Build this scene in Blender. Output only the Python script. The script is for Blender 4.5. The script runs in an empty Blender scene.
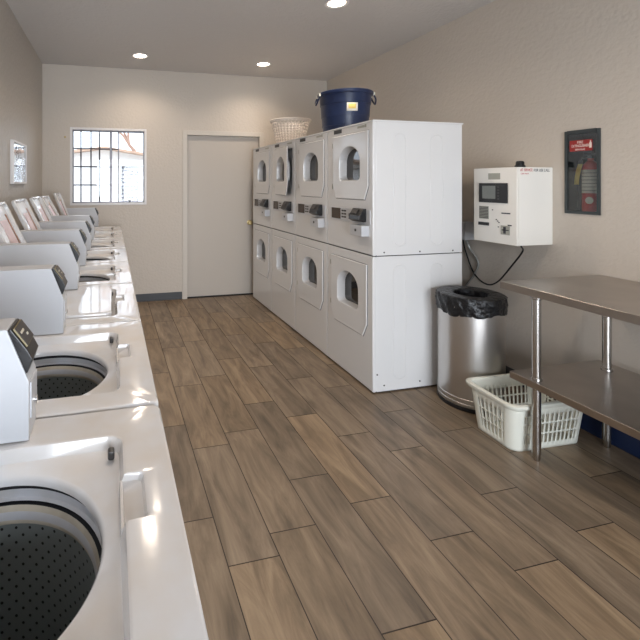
import bpy, bmesh, math, random
from mathutils import Vector, Matrix
random.seed(7)
PI = math.pi
scene = bpy.context.scene
COL = scene.collection
LK = COL.objects.link

# ------------------------------------------------------------------ materials
def lin(c):
    return tuple(((v/12.92) if v <= .04045 else ((v+.055)/1.055)**2.4) for v in c)
def rgb(r, g, b): return lin((r/255, g/255, b/255)) + (1,)
def mat(name, col, rough=.5, metal=0, bump=None, var=None, coat=0, spec=.5, ior=None):
    m = bpy.data.materials.new(name); m.use_nodes = True
    nt = m.node_tree; b = nt.nodes['Principled BSDF']
    b.inputs['Base Color'].default_value = col
    b.inputs['Roughness'].default_value = rough
    b.inputs['Metallic'].default_value = metal
    b.inputs['Coat Weight'].default_value = coat
    b.inputs['Coat Roughness'].default_value = .05
    b.inputs['Specular IOR Level'].default_value = spec
    tc = nt.nodes.new('ShaderNodeTexCoord')
    if bump:
        n = nt.nodes.new('ShaderNodeTexNoise'); n.inputs['Scale'].default_value = bump[0]
        n.inputs['Detail'].default_value = 4
        mp = nt.nodes.new('ShaderNodeMapping')
        if len(bump) > 3: mp.inputs['Scale'].default_value = bump[3]
        nt.links.new(tc.outputs['Object'], mp.inputs[0]); nt.links.new(mp.outputs[0], n.inputs['Vector'])
        bp = nt.nodes.new('ShaderNodeBump'); bp.inputs['Strength'].default_value = bump[1]
        bp.inputs['Distance'].default_value = bump[2]
        nt.links.new(n.outputs['Fac'], bp.inputs['Height']); nt.links.new(bp.outputs[0], b.inputs['Normal'])
    if var:
        n = nt.nodes.new('ShaderNodeTexNoise'); n.inputs['Scale'].default_value = var[0]
        n.inputs['Detail'].default_value = 5
        mp = nt.nodes.new('ShaderNodeMapping')
        if len(var) > 2: mp.inputs['Scale'].default_value = var[2]
        nt.links.new(tc.outputs['Object'], mp.inputs[0]); nt.links.new(mp.outputs[0], n.inputs['Vector'])
        r = nt.nodes.new('ShaderNodeValToRGB')
        r.color_ramp.elements[0].position = .35; r.color_ramp.elements[1].position = .65
        r.color_ramp.elements[0].color = col; r.color_ramp.elements[1].color = var[1]
        nt.links.new(n.outputs['Fac'], r.inputs[0]); nt.links.new(r.outputs[0], b.inputs['Base Color'])
    return m
def emit(name, col, s):
    m = bpy.data.materials.new(name); m.use_nodes = True
    b = m.node_tree.nodes['Principled BSDF']
    b.inputs['Base Color'].default_value = (0, 0, 0, 1)
    b.inputs['Emission Color'].default_value = col; b.inputs['Emission Strength'].default_value = s
    return m
def glass(name, tint=(1, 1, 1, 1), refl=1.0):
    m = bpy.data.materials.new(name); m.use_nodes = True; nt = m.node_tree; nt.nodes.clear()
    o = nt.nodes.new('ShaderNodeOutputMaterial'); mx = nt.nodes.new('ShaderNodeMixShader')
    t = nt.nodes.new('ShaderNodeBsdfTransparent'); g = nt.nodes.new('ShaderNodeBsdfGlossy')
    f = nt.nodes.new('ShaderNodeFresnel'); f.inputs[0].default_value = 1.45
    t.inputs[0].default_value = tint; g.inputs['Roughness'].default_value = .01
    nt.links.new(f.outputs[0], mx.inputs[0]); nt.links.new(t.outputs[0], mx.inputs[1])
    nt.links.new(g.outputs[0], mx.inputs[2]); nt.links.new(mx.outputs[0], o.inputs[0])
    return m

M = {}
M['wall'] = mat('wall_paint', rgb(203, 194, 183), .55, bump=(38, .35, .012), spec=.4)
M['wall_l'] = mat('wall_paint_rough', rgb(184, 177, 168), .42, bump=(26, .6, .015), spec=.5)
M['ceil'] = mat('ceiling_paint', rgb(208, 205, 203), .6, bump=(30, .6, .015))
M['base'] = mat('cove_base_vinyl', rgb(72, 74, 78), .5)
M['door'] = mat('door_paint', rgb(190, 182, 172), .45, bump=(8, .05, .01))
M['doorframe'] = mat('door_frame_paint', rgb(205, 198, 188), .45)
M['enamel'] = mat('white_enamel', rgb(222, 222, 222), .2, coat=.3, bump=(5, .02, .01))
M['enamel_top'] = mat('white_enamel_worn', rgb(221, 223, 227), .13, coat=.6, bump=(5, .012, .006), var=(7, rgb(216, 211, 206)))
M['enamel_matte'] = mat('white_enamel_side', rgb(214, 214, 212), .33)
M['meter'] = mat('painted_meter_case', rgb(196, 198, 202), .35)
M['blackpl'] = mat('black_plastic', rgb(26, 26, 28), .3)
M['darkgrey'] = mat('dark_grey_plastic', rgb(58, 56, 56), .35)
M['gold'] = mat('gold_trim', rgb(190, 170, 120), .35, metal=.6)
M['outline'] = mat('dark_door_outline', rgb(96, 96, 104), .6)
M['brass'] = mat('dull_brass', rgb(140, 128, 96), .5)
M['label_light'] = mat('pale_label', rgb(205, 200, 185), .5)
M['rubber_shadow'] = mat('dark_rubber_and_shadow', rgb(22, 23, 28), .6)  # also colours the shadow line under the washer tub lip
M['tubring'] = mat('tub_ring_plastic', rgb(196, 198, 204), .3, var=(9, rgb(180, 176, 172)))
M['balance'] = mat('balance_ring_beige', rgb(198, 190, 174), .35, var=(14, rgb(170, 160, 144)))
M['steel'] = mat('brushed_steel', (.52, .50, .48, 1), .24, metal=1, bump=(60, .05, .004, (1, 1, .03)))
M['steel_top'] = mat('steel_sheet', (.46, .42, .385, 1), .3, metal=1, bump=(9, .03, .01), var=(5, (.40, .365, .335, 1)))
M['steel_can'] = mat('brushed_can_steel', (.60, .58, .56, 1), .33, metal=1, bump=(90, .08, .003, (1, 1, .02)))
M['chrome'] = mat('chrome', (.75, .75, .75, 1), .1, metal=1)
M['alum'] = mat('aluminium_frame', rgb(120, 118, 122), .35, metal=.5)
M['bars'] = mat('painted_bars', rgb(44, 36, 48), .5)
M['whitetrim'] = mat('white_trim', rgb(228, 226, 226), .4)
M['bag'] = mat('black_bag', rgb(20, 21, 24), .28, bump=(22, .9, .02))
M['blue'] = mat('blue_bucket_plastic', rgb(22, 36, 68), .33, var=(5, rgb(27, 42, 76)))
M['tote'] = mat('dark_blue_tote', rgb(22, 38, 72), .5)
M['whitepl'] = mat('white_plastic', rgb(226, 226, 214), .35)
M['creampl'] = mat('cream_plastic', rgb(232, 222, 212), .4)
M['cream'] = mat('changer_paint', rgb(236, 233, 226), .35)
M['red'] = mat('red_paint', rgb(150, 30, 26), .3)
M['redcyl'] = mat('extinguisher_red', rgb(205, 44, 34), .3)
M['redtxt'] = mat('red_ink', rgb(190, 60, 60), .5)
M['inktxt'] = mat('black_ink', rgb(60, 60, 66), .5)
M['whitetxt'] = mat('white_ink', rgb(240, 225, 215), .5)
M['cabsteel'] = mat('dark_cabinet_steel', rgb(62, 68, 70), .4, metal=.2)
M['cabin'] = mat('cabinet_interior', rgb(60, 64, 68), .5)
M['yellow'] = mat('yellow_tag', rgb(240, 214, 120), .5)
M['paper'] = mat('paper_label', rgb(236, 232, 220), .5)
M['lcd'] = mat('grey_screen', rgb(120, 124, 120), .15)
M['brownscreen'] = mat('brown_display', rgb(64, 50, 42), .15)
M['grille'] = mat('grey_grille', rgb(160, 160, 150), .5)
M['orange'] = mat('orange_sticker', rgb(226, 150, 110), .4)
M['pink'] = mat('pink_sticker', rgb(222, 200, 204), .4)
M['green'] = mat('green_sticker', rgb(50, 140, 80), .4)
M['brownst'] = mat('brown_sticker', rgb(150, 96, 60), .4)
M['dglass'] = mat('dark_door_glass', rgb(46, 44, 44), .04, spec=.9)
M['lens'] = emit('downlight_lens', (1, .86, .68, 1), 14)
M['glass'] = glass('window_glass')
M['cabglass'] = glass('cabinet_glass', (.93, .95, .95, 1))
M['stucco'] = mat('neighbour_stucco', rgb(240, 240, 240), .8, bump=(12, .3, .01))
M['fascia'] = mat('roof_fascia', rgb(190, 160, 140), .7)
M['louver'] = mat('louver_paint', rgb(128, 130, 138), .6)
M['concrete'] = mat('concrete', rgb(190, 186, 180), .8, var=(2, rgb(176, 172, 166)))
M['bark'] = mat('bark', rgb(150, 120, 104), .8)
M['leafp'] = mat('pale_leaves', rgb(214, 170, 140), .7)
M['mirror'] = mat('framed_glass', (.62, .64, .66, 1), .03, metal=1, bump=(7, .12, .02))
M['cable'] = mat('black_cable', rgb(24, 24, 24), .4)
M['conduit'] = mat('grey_conduit', rgb(150, 150, 146), .4, metal=.4)

# floor planks
def floor_mat():
    m = bpy.data.materials.new('wood_look_planks'); m.use_nodes = True; nt = m.node_tree
    b = nt.nodes['Principled BSDF']; L = nt.links.new; N = nt.nodes.new
    tc = N('ShaderNodeTexCoord'); at = N('ShaderNodeAttribute'); at.attribute_name = 'rnd'
    sep = N('ShaderNodeSeparateColor'); L(at.outputs['Color'], sep.inputs[0])
    # every plank takes its grain from another place
    off = N('ShaderNodeVectorMath'); off.operation = 'MULTIPLY_ADD'
    L(at.outputs['Color'], off.inputs[0]); off.inputs[1].default_value = (37, 53, 71)
    L(tc.outputs['Object'], off.inputs[2])
    mp = N('ShaderNodeMapping'); mp.inputs['Scale'].default_value = (6, 1.1, 1); L(off.outputs[0], mp.inputs[0])
    n1 = N('ShaderNodeTexNoise'); n1.inputs['Scale'].default_value = 2.2; n1.inputs['Detail'].default_value = 6
    n1.inputs['Roughness'].default_value = .62; n1.inputs['Distortion'].default_value = .8
    L(mp.outputs[0], n1.inputs['Vector'])
    mp2 = N('ShaderNodeMapping'); mp2.inputs['Scale'].default_value = (60, 2.2, 1); L(off.outputs[0], mp2.inputs[0])
    n2 = N('ShaderNodeTexNoise'); n2.inputs['Scale'].default_value = 2; n2.inputs['Detail'].default_value = 3
    L(mp2.outputs[0], n2.inputs['Vector'])
    r = N('ShaderNodeValToRGB'); e = r.color_ramp.elements
    e[0].position = .28; e[0].color = rgb(94, 80, 63)
    e[1].position = .74; e[1].color = rgb(158, 138, 112)
    k = e.new(.5); k.color = rgb(130, 111, 89)
    L(n1.outputs['Fac'], r.inputs[0])
    mix = N('ShaderNodeMix'); mix.data_type = 'RGBA'; mix.blend_type = 'MULTIPLY'; mix.inputs[0].default_value = .55
    L(r.outputs[0], mix.inputs[6])
    r2 = N('ShaderNodeValToRGB'); r2.color_ramp.elements[0].position = .3; r2.color_ramp.elements[0].color = (.84, .84, .84, 1)
    r2.color_ramp.elements[1].position = .65; r2.color_ramp.elements[1].color = (1.05, 1.05, 1.05, 1)
    L(n2.outputs['Fac'], r2.inputs[0]); L(r2.outputs[0], mix.inputs[7])
    # per plank tone
    hs = N('ShaderNodeHueSaturation')
    mr = N('ShaderNodeMapRange'); mr.inputs[3].default_value = .80; mr.inputs[4].default_value = 1.14
    L(sep.outputs[0], mr.inputs[0]); L(mr.outputs[0], hs.inputs['Value'])
    ms = N('ShaderNodeMapRange'); ms.inputs[3].default_value = .85; ms.inputs[4].default_value = 1.05
    L(sep.outputs[1], ms.inputs[0]); L(ms.outputs[0], hs.inputs['Saturation'])
    L(mix.outputs[2], hs.inputs['Color']); L(hs.outputs[0], b.inputs['Base Color'])
    b.inputs['Roughness'].default_value = .42
    bp = N('ShaderNodeBump'); bp.inputs['Strength'].default_value = .12; bp.inputs['Distance'].default_value = .003
    L(n2.outputs['Fac'], bp.inputs['Height']); L(bp.outputs[0], b.inputs['Normal'])
    return m
M['floor'] = floor_mat()
M['grout'] = mat('grout', rgb(58, 50, 45), .8)

def perforated():
    m = bpy.data.materials.new('perforated_drum'); m.use_nodes = True; nt = m.node_tree
    b = nt.nodes['Principled BSDF']; L = nt.links.new
    def math_(op, a, c=None):
        n = nt.nodes.new('ShaderNodeMath'); n.operation = op
        for i, v in enumerate((a, c)):
            if v is None: continue
            if isinstance(v, (int, float)): n.inputs[i].default_value = v
            else: L(v, n.inputs[i])
        return n.outputs[0]
    tc = nt.nodes.new('ShaderNodeTexCoord'); s = nt.nodes.new('ShaderNodeSeparateXYZ'); L(tc.outputs['Object'], s.inputs[0])
    u = math_('MULTIPLY', math_('ARCTAN2', s.outputs[1], s.outputs[0]), 46/(2*PI))
    v = math_('MULTIPLY', s.outputs[2], 1/.0135)
    row = math_('FLOOR', v)
    us = math_('ADD', u, math_('MULTIPLY', row, .5))
    fu = math_('SUBTRACT', math_('FRACT', math_('ADD', us, 50)), .5)
    fv = math_('MULTIPLY', math_('SUBTRACT', math_('FRACT', v), .5), .5)
    d = math_('SQRT', math_('ADD', math_('MULTIPLY', fu, fu), math_('MULTIPLY', fv, fv)))
    hole = math_('LESS_THAN', d, .10)
    mix = nt.nodes.new('ShaderNodeMix'); mix.data_type = 'RGBA'
    L(hole, mix.inputs[0]); mix.inputs[6].default_value = rgb(128, 134, 134); mix.inputs[7].default_value = rgb(12, 12, 14)
    L(mix.outputs[2], b.inputs['Base Color']); b.inputs['Roughness'].default_value = .45
    return m
M['perf'] = perforated()

# ------------------------------------------------------------------ mesh helpers
def finish(bm, angle=35):
    bmesh.ops.recalc_face_normals(bm, faces=bm.faces)
    for f in bm.faces: f.smooth = True
    for e in bm.edges:
        if len(e.link_faces) == 2:
            e.smooth = e.calc_face_angle(0) < math.radians(angle)
def obj(name, bm, m, parent=None, loc=(0, 0, 0), rot=(0, 0, 0), angle=35, fin=True):
    if fin: finish(bm, angle)
    me = bpy.data.meshes.new(name); bm.to_mesh(me); bm.free()
    for q in (m if isinstance(m, (list, tuple)) else [m]): me.materials.append(q)
    o = bpy.data.objects.new(name, me); LK(o)
    o.location = loc; o.rotation_euler = rot
    if parent: o.parent = parent
    if fin:
        wn = o.modifiers.new('normals', 'WEIGHTED_NORMAL'); wn.keep_sharp = True; wn.weight = 90
    return o
def B(): return bmesh.new()
def box(bm, x0, x1, y0, y1, z0, z1, bev=0, seg=2, mi=0, mtx=None):
    t = bmesh.new()
    r = bmesh.ops.create_cube(t, size=1)
    for v in t.verts:
        v.co = Vector(((x0+x1)/2+v.co.x*(x1-x0), (y0+y1)/2+v.co.y*(y1-y0), (z0+z1)/2+v.co.z*(z1-z0)))
    if bev: bmesh.ops.bevel(t, geom=list(t.edges), offset=bev, segments=seg, profile=.5, affect='EDGES')
    merge(bm, t, mi, mtx); return bm
def merge(bm, t, mi=0, mtx=None):
    if mtx: bmesh.ops.transform(t, matrix=mtx, verts=t.verts)
    mp = {}
    for v in t.verts: mp[v] = bm.verts.new(v.co)
    for f in t.faces:
        try:
            n = bm.faces.new([mp[v] for v in f.verts]); n.material_index = mi
        except ValueError: pass
    t.free()
def loft(bm, rings, mi=0, closed=True, cap0=False, cap1=False, mis=None):
    R = [[bm.verts.new(p) for p in r] for r in rings]
    n = len(R[0])
    for i in range(len(R)-1):
        for j in range(n if closed else n-1):
            k = (j+1) % n
            try:
                f = bm.faces.new((R[i][j], R[i][k], R[i+1][k], R[i+1][j])); f.material_index = mis[i] if mis else mi
            except ValueError: pass
    if cap0: bm.faces.new(list(reversed(R[0]))).material_index = mis[0] if mis else mi
    if cap1: bm.faces.new(R[-1]).material_index = mis[-1] if mis else mi
    return R
def lathe(bm, prof, n=48, cx=0, cy=0, mi=0, mis=None, cap0=False, cap1=False):
    rings = [[Vector((cx+r*math.cos(2*PI*j/n), cy+r*math.sin(2*PI*j/n), z)) for j in range(n)] for r, z in prof]
    return loft(bm, rings, mi, True, cap0, cap1, mis)
def tube(bm, pts, r, n=10, mi=0, caps=True):
    pts = [Vector(p) for p in pts]; rings = []
    up = Vector((0, 0, 1))
    for i, p in enumerate(pts):
        d = (pts[min(i+1, len(pts)-1)] - pts[max(i-1, 0)]).normalized()
        a = d.cross(up)
        if a.length < 1e-3: a = d.cross(Vector((0, 1, 0)))
        a.normalize(); b = d.cross(a).normalized()
        rr = r[i] if isinstance(r, (list, tuple)) else r
        rings.append([p+a*rr*math.cos(2*PI*j/n)+b*rr*math.sin(2*PI*j/n) for j in range(n)])
    return loft(bm, rings, mi, True, caps, caps)
def spline(pts, n=8):
    P = [Vector(p) for p in pts]; P = [P[0]*2-P[1]]+P+[P[-1]*2-P[-2]]; out = []
    for i in range(1, len(P)-2):
        for k in range(n):
            t = k/n; a, b, c, d = P[i-1:i+3]
            out.append(.5*((2*b)+(c-a)*t+(2*a-5*b+4*c-d)*t*t+(3*b-a-3*c+d)*t**3))
    out.append(P[-2]); return out
def prism(bm, poly, axis, a0, a1, mi=0, bev=0):
    """poly in the two other axes (order x,y,z without axis), extruded along axis"""
    t = bmesh.new()
    def P(p, a):
        if axis == 'x': return (a, p[0], p[1])
        if axis == 'y': return (p[0], a, p[1])
        return (p[0], p[1], a)
    loft(t, [[Vector(P(p, a0)) for p in poly], [Vector(P(p, a1)) for p in poly]], 0, True, True, True)
    if bev:
        bmesh.ops.recalc_face_normals(t, faces=t.faces)
        bmesh.ops.bevel(t, geom=list(t.edges), offset=bev, segments=2, profile=.5, affect='EDGES')
    merge(bm, t, mi); return bm
def rrect(x0, x1, y0, y1, r, n=6):
    out = []
    for cx, cy, a in ((x1-r, y1-r, 0), (x0+r, y1-r, 90), (x0+r, y0+r, 180), (x1-r, y0+r, 270)):
        for k in range(n+1):
            t = math.radians(a+90*k/n); out.append((cx+r*math.cos(t), cy+r*math.sin(t)))
    return out
def cast(poly, c, ang):
    """distance from c to polygon along ang (star shaped)"""
    d = (math.cos(ang), math.sin(ang)); best = 0
    n = len(poly)
    for i in range(n):
        ax, ay = poly[i][0]-c[0], poly[i][1]-c[1]; bx, by = poly[(i+1) % n][0]-c[0], poly[(i+1) % n][1]-c[1]
        ex, ey = bx-ax, by-ay; den = d[0]*ey-d[1]*ex
        if abs(den) < 1e-12: continue
        t = (ax*ey-ay*ex)/den; s = (ax*d[1]-ay*d[0])/den
        if t > 0 and -1e-6 <= s <= 1+1e-6: best = max(best, t)
    return best
def angles(polys, c, n=64):
    A = [2*PI*i/n for i in range(n)]
    for p in polys: A += [math.atan2(q[1]-c[1], q[0]-c[0]) % (2*PI) for q in p]
    A = sorted(A); out = [A[0]]
    for a in A[1:]:
        if a-out[-1] > 2e-3: out.append(a)
    return out
def ring(poly, c, A, put, grow=0):
    out = []
    for a in A:
        r = cast(poly, c, a)+grow
        out.append(Vector(put(c[0]+r*math.cos(a), c[1]+r*math.sin(a))))
    return out
def chamfer(x0, x1, y0, y1, c):
    return [(x0, y1), (x0, y0+c[1]), (x0+c[0], y0), (x1-c[0], y0), (x1, y0+c[1]), (x1, y1)]
def archpoly(x0, x1, y0, y1, k=.5, rb=.03):
    """rounded bottom corners, arched top"""
    cx = (x0+x1)/2; rx = (x1-x0)/2; ry = rx*k*2; out = []
    for i in range(17):
        t = PI*i/16; out.append((cx+rx*math.cos(t), y1-ry+ry*math.sin(t)))
    for i in range(5):
        t = PI+PI/2*i/4; out.append((x0+rb+rb*math.cos(t), y0+rb+rb*math.sin(t)))
    for i in range(5):
        t = 1.5*PI+PI/2*i/4; out.append((x1-rb+rb*math.cos(t), y0+rb+rb*math.sin(t)))
    return out
def text(name, s, size, m, parent, loc, rot, ext=.0008, xscale=1):
    c = bpy.data.curves.new(name, 'FONT'); c.body = s; c.size = size; c.extrude = ext
    c.align_x = 'CENTER'; c.align_y = 'CENTER'
    t = bpy.data.objects.new(name, c); LK(t)
    me = bpy.data.meshes.new_from_object(t.evaluated_get(bpy.context.evaluated_depsgraph_get()))
    bpy.data.objects.remove(t); me.name = name; me.materials.clear(); me.materials.append(m)
    o = bpy.data.objects.new(name, me); LK(o); o.parent = parent
    o.location = loc; o.rotation_euler = rot; o.scale = (xscale, 1, 1)
    return o
def tag(o, label, cat, group=None, kind=None):
    o['label'] = label; o['category'] = cat
    if group: o['group'] = group
    if kind: o['kind'] = kind
    return o
def empty(name, loc, label, cat, group=None, rz=0):
    o = bpy.data.objects.new(name, None); LK(o); o.location = loc; o.rotation_euler = (0, 0, rz)
    o.empty_display_size = .05
    return tag(o, label, cat, group)
def struct(o): o['kind'] = 'structure'; return o
def copy_tree(o, parent=None, skip=()):
    c = o.copy(); LK(c); c.parent = parent
    for ch in list(o.children):
        if ch.name.split('.')[0] in skip: continue
        copy_tree(ch, c, skip)
    return c

# ------------------------------------------------------------------ the room
XL, XR, YB, YR, ZC, TH = -.80, 2.886, 5.271, -2.4, 2.88, .15
def wall(name, m, axis, pos, out, a0, a1, z0, z1, holes):
    """axis: the wall's normal axis; runs a0..a1 along the other; holes (h0,h1,v0,v1)"""
    bm = B(); us = sorted({a0, a1}|{h for H in holes for h in H[:2]}); vs = sorted({z0, z1}|{h for H in holes for h in H[2:]})
    p0, p1 = sorted((pos, pos+out))
    def inside(u, v): return any(H[0] < u < H[1] and H[2] < v < H[3] for H in holes)
    cells = {(i, j) for i in range(len(us)-1) for j in range(len(vs)-1) if not inside((us[i]+us[i+1])/2, (vs[j]+vs[j+1])/2)}
    V = {}
    def vert(i, j, p):
        k = (i, j, p)
        if k not in V: V[k] = bm.verts.new((p, us[i], vs[j]) if axis == 'x' else (us[i], p, vs[j]))
        return V[k]
    for i, j in cells:
        for p in (p0, p1): bm.faces.new([vert(i, j, p), vert(i+1, j, p), vert(i+1, j+1, p), vert(i, j+1, p)])
        for (di, dj, e) in ((-1, 0, ((0, 0), (0, 1))), (1, 0, ((1, 0), (1, 1))), (0, -1, ((0, 0), (1, 0))), (0, 1, ((0, 1), (1, 1)))):
            if (i+di, j+dj) not in cells:
                a, b = e
                bm.faces.new([vert(i+a[0], j+a[1], p0), vert(i+b[0], j+b[1], p0), vert(i+b[0], j+b[1], p1), vert(i+a[0], j+a[1], p1)])
    return struct(obj(name, bm, m))
WX0, WX1, WZ0, WZ1 = -.485, .415, 1.208, 2.137
DX0, DX1, DZ1 = .915, 1.915, 2.10
CY0, CY1, CZ0, CZ1 = 1.95, 2.135, 1.28, 1.79
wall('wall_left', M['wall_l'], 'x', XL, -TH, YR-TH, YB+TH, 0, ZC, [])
wall('wall_right', M['wall'], 'x', XR, TH, YR-TH, YB+TH, 0, ZC, [(CY0, CY1, CZ0, CZ1)])
wall('wall_back', M['wall'], 'y', YB, TH, XL, XR, 0, ZC, [(WX0, WX1, WZ0, WZ1), (DX0, DX1, 0, DZ1)])
RX0, RX1, RZ1 = -.5, 2.0, 2.25
wall('wall_front', M['wall'], 'y', YR, -TH, XL, XR, 0, ZC, [(RX0, RX1, 0, RZ1)])
struct(obj('ceiling', box(B(), XL-TH, XR+TH, YR-TH, YB+TH, ZC, ZC+.12), M['ceil']))

# floor: planks follow the photo's joints
bm = B()
box(bm, XL-TH, XR+TH, YR-TH, YB+TH, -.12, -.0012, mi=1)
lay = bm.loops.layers.float_color.new('rnd')
PW, PL, G = .2095, .7275, .0042
jo = {-1: .334, 0: .09, 1: .196, 2: .472, 3: .268, 4: .014, 5: .555, 6: .178, 7: .642, 8: .40, 9: .15, -2: .62, -3: .1, -4: .45, -5: .25, -6: .6, 10: .5, 11: .3}
for k in range(-6, 12):
    x0 = .432+k*PW; x1 = x0+PW
    x0, x1 = max(x0, XL), min(x1, XR)
    if x1-x0 < .01: continue
    y = YR-PL + ((jo[k]-(YR-PL)) % PL)-PL
    while y < YB:
        ya, yb = max(y, YR), min(y+PL, YB)
        if yb-ya > .01:
            vs = [bm.verts.new(p) for p in ((x0+G/2, ya+G/2, 0), (x1-G/2, ya+G/2, 0), (x1-G/2, yb-G/2, 0), (x0+G/2, yb-G/2, 0))]
            f = bm.faces.new(vs); c = (random.random(), random.random(), random.random(), 1)
            for l in f.loops: l[lay] = c
        y += PL
for f in bm.faces: f.smooth = False
struct(obj('floor', bm, [M['floor'], M['grout']], fin=False))

# cove base
def base(name, boxes):
    bm = B()
    for b in boxes: box(bm, *b, bev=.003)
    return struct(obj(name, bm, M['base']))
base('baseboard_back', [(XL+.009, DX0-.05, YB-.008, YB, 0, .095)])
base('baseboard_right', [(XR-.008, XR, YR+.01, YB-.01, 0, .095)])
base('baseboard_left', [(XL, XL+.008, YR+.01, YB-.01, 0, .095)])

# door in the back wall
dr = struct(obj('door_1', box(B(), DX0+.018, DX1-.018, YB+.035, YB+.08, .012, DZ1-.018, bev=.003), M['door']))
bm = B()
fw = .042
for b in ((DX0-fw, DX0+.016, 0, DZ1+fw), (DX1-.016, DX1+fw, 0, DZ1+fw), (DX0+.016, DX1-.016, DZ1-.016, DZ1+fw)):
    box(bm, b[0], b[1], YB-.014, YB+TH, b[2], b[3], bev=.003)
obj('door_frame', bm, M['doorframe'], dr)
bm = B()
lathe(bm, [(0, 0), (.032, 0), (.033, .006), (.014, .012), (.012, .035), (.026, .045), (.03, .058), (.022, .07), (0, .073)], 24)
obj('door_knob', bm, M['gold'], dr, loc=(1.772, YB+.035, .95), rot=(PI/2, 0, 0))
obj('door_sweep', box(B(), DX0+.02, DX1-.02, YB+.03, YB+.075, .001, .012), M['rubber_shadow'], dr)

# window with bars in the back wall
win = bpy.data.objects.new('window_1', None); LK(win); win.location = (0, YB, 0); struct(win)
bm = B(); t = .022
for b in ((WX0-.004, WX0+t, WZ0-.004, WZ1+.004), (WX1-t, WX1+.004, WZ0-.004, WZ1+.004), (WX0+t, WX1-t, WZ0-.004, WZ0+t), (WX0+t, WX1-t, WZ1-t, WZ1+.004)):
    box(bm, b[0], b[1], -.004, .075, b[2], b[3], bev=.002)
obj('window_trim', bm, M['whitetrim'], win)
bm = B()
wi0, wi1, wz0, wz1 = WX0+t, WX1-t, WZ0+t, WZ1-t
def bar(x0, x1, y0, y1, z0, z1): box(bm, x0, x1, y0, y1, z0, z1, bev=.0015, seg=1)
for x in (wi0, .072): bar(x-.001, x+.014, .03, .07, wz0, wz1)
bar(wi1-.014, wi1, .03, .07, wz0, wz1); bar(wi0, wi1, .03, .07, wz0, wz0+.014); bar(wi0, wi1, .03, .07, wz1-.018, wz1)
bar(-.028, .002, .04, .085, wz0, wz1)
obj('sash_frame', bm, M['alum'], win)
bm = B(); box(bm, wi0, .0, .055, .058, wz0, wz1); box(bm, .0, wi1, .043, .046, wz0, wz1)
obj('pane', bm, M['glass'], win)
bm = B()
for x in (-.371, -.252, -.150): bar(x-.0085, x+.0085, .10, .117, wz0-.01, wz1+.01)
for z in (1.894, 1.672, 1.448): bar(wi0-.005, .085, .092, .104, z-.0085, z+.0085)
bar(.075, wi1, .098, .11, 1.666, 1.684)
obj('security_bars', bm, M['bars'], win)
bm = B(); box(bm, .20, .225, .018, .03, wz0, wz0+.03, bev=.003)
obj('latch', bm, M['blackpl'], win)

# glazed entrance behind the camera
sf = bpy.data.objects.new('window_2', None); LK(sf); sf.location = (0, YR, 0); struct(sf)
bm = B()
for x in (RX0, RX0+.8, RX1-.85, RX1-.05): box(bm, x, x+.05, -.1, -.04, 0, RZ1, bev=.003)
for z in (0, RZ1-.06): box(bm, RX0+.05, RX1-.05, -.1, -.04, z, z+.06, bev=.003)
obj('storefront_frame', bm, M['alum'], sf)
obj('pane', box(B(), RX0+.05, RX1-.05, -.073, -.068, .06, RZ1-.06), M['glass'], sf)

# wall hook
bm = B(); lathe(bm, [(0, 0), (.012, 0), (.012, .005), (.005, .007), (.005, .02), (.009, .024), (0, .026)], 16)
tag(obj('wall_hook', bm, M['gold'], loc=(-.545, YB, 2.02), rot=(PI/2, 0, 0)), 'tiny dark metal hook on back wall left of barred window', 'hook')

# ------------------------------------------------------------------ ceiling lights
def downlight(x, y, label):
    r = empty('ceiling_light', (x, y, ZC), label, 'ceiling light', 'recessed ceiling lights')
    return r
rows = [(.302, 4.70, 'round recessed ceiling light in far left, above the barred window'),
        (1.745, 4.70, 'round recessed ceiling light farthest back on the right, above the door'),
        (1.715, 2.98, 'round recessed ceiling light cut by the top edge of the photo'),
        (.29, 2.98, 'round recessed ceiling light above the washers, second from the barred window'),
        (1.73, 1.25, 'round recessed ceiling light above the steel table end'),
        (.30, 1.25, 'round recessed ceiling light above the nearest open washer')]
for i, (x, y, lb) in enumerate(rows):
    r = downlight(x, y, lb)
    bm = B(); lathe(bm, [(.092, -.0005), (.094, -.006), (.088, -.009), (.072, -.006), (.068, -.002), (.068, -.0005)], 40)
    if i == 0:
        ringm = obj('trim_ring', bm, M['whitetrim'], r)
        bm = B(); lathe(bm, [(.068, -.003), (.05, -.0055), (.0, -.006)], 40)
        bmesh.ops.remove_doubles(bm, verts=bm.verts, dist=1e-5)
        lensm = obj('lens', bm, M['lens'], r)
    else:
        bm.free()
        for q in (ringm, lensm):
            c = q.copy(); LK(c); c.parent = r
    L = bpy.data.lights.new('downlight_lamp', 'SPOT'); L.energy = 30; L.color = (1, .83, .67)
    L.spot_size = math.radians(150); L.spot_blend = .9; L.shadow_soft_size = .06
    lo = bpy.data.objects.new('downlight_lamp', L); LK(lo); lo.location = (x, y, ZC-.02)

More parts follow.
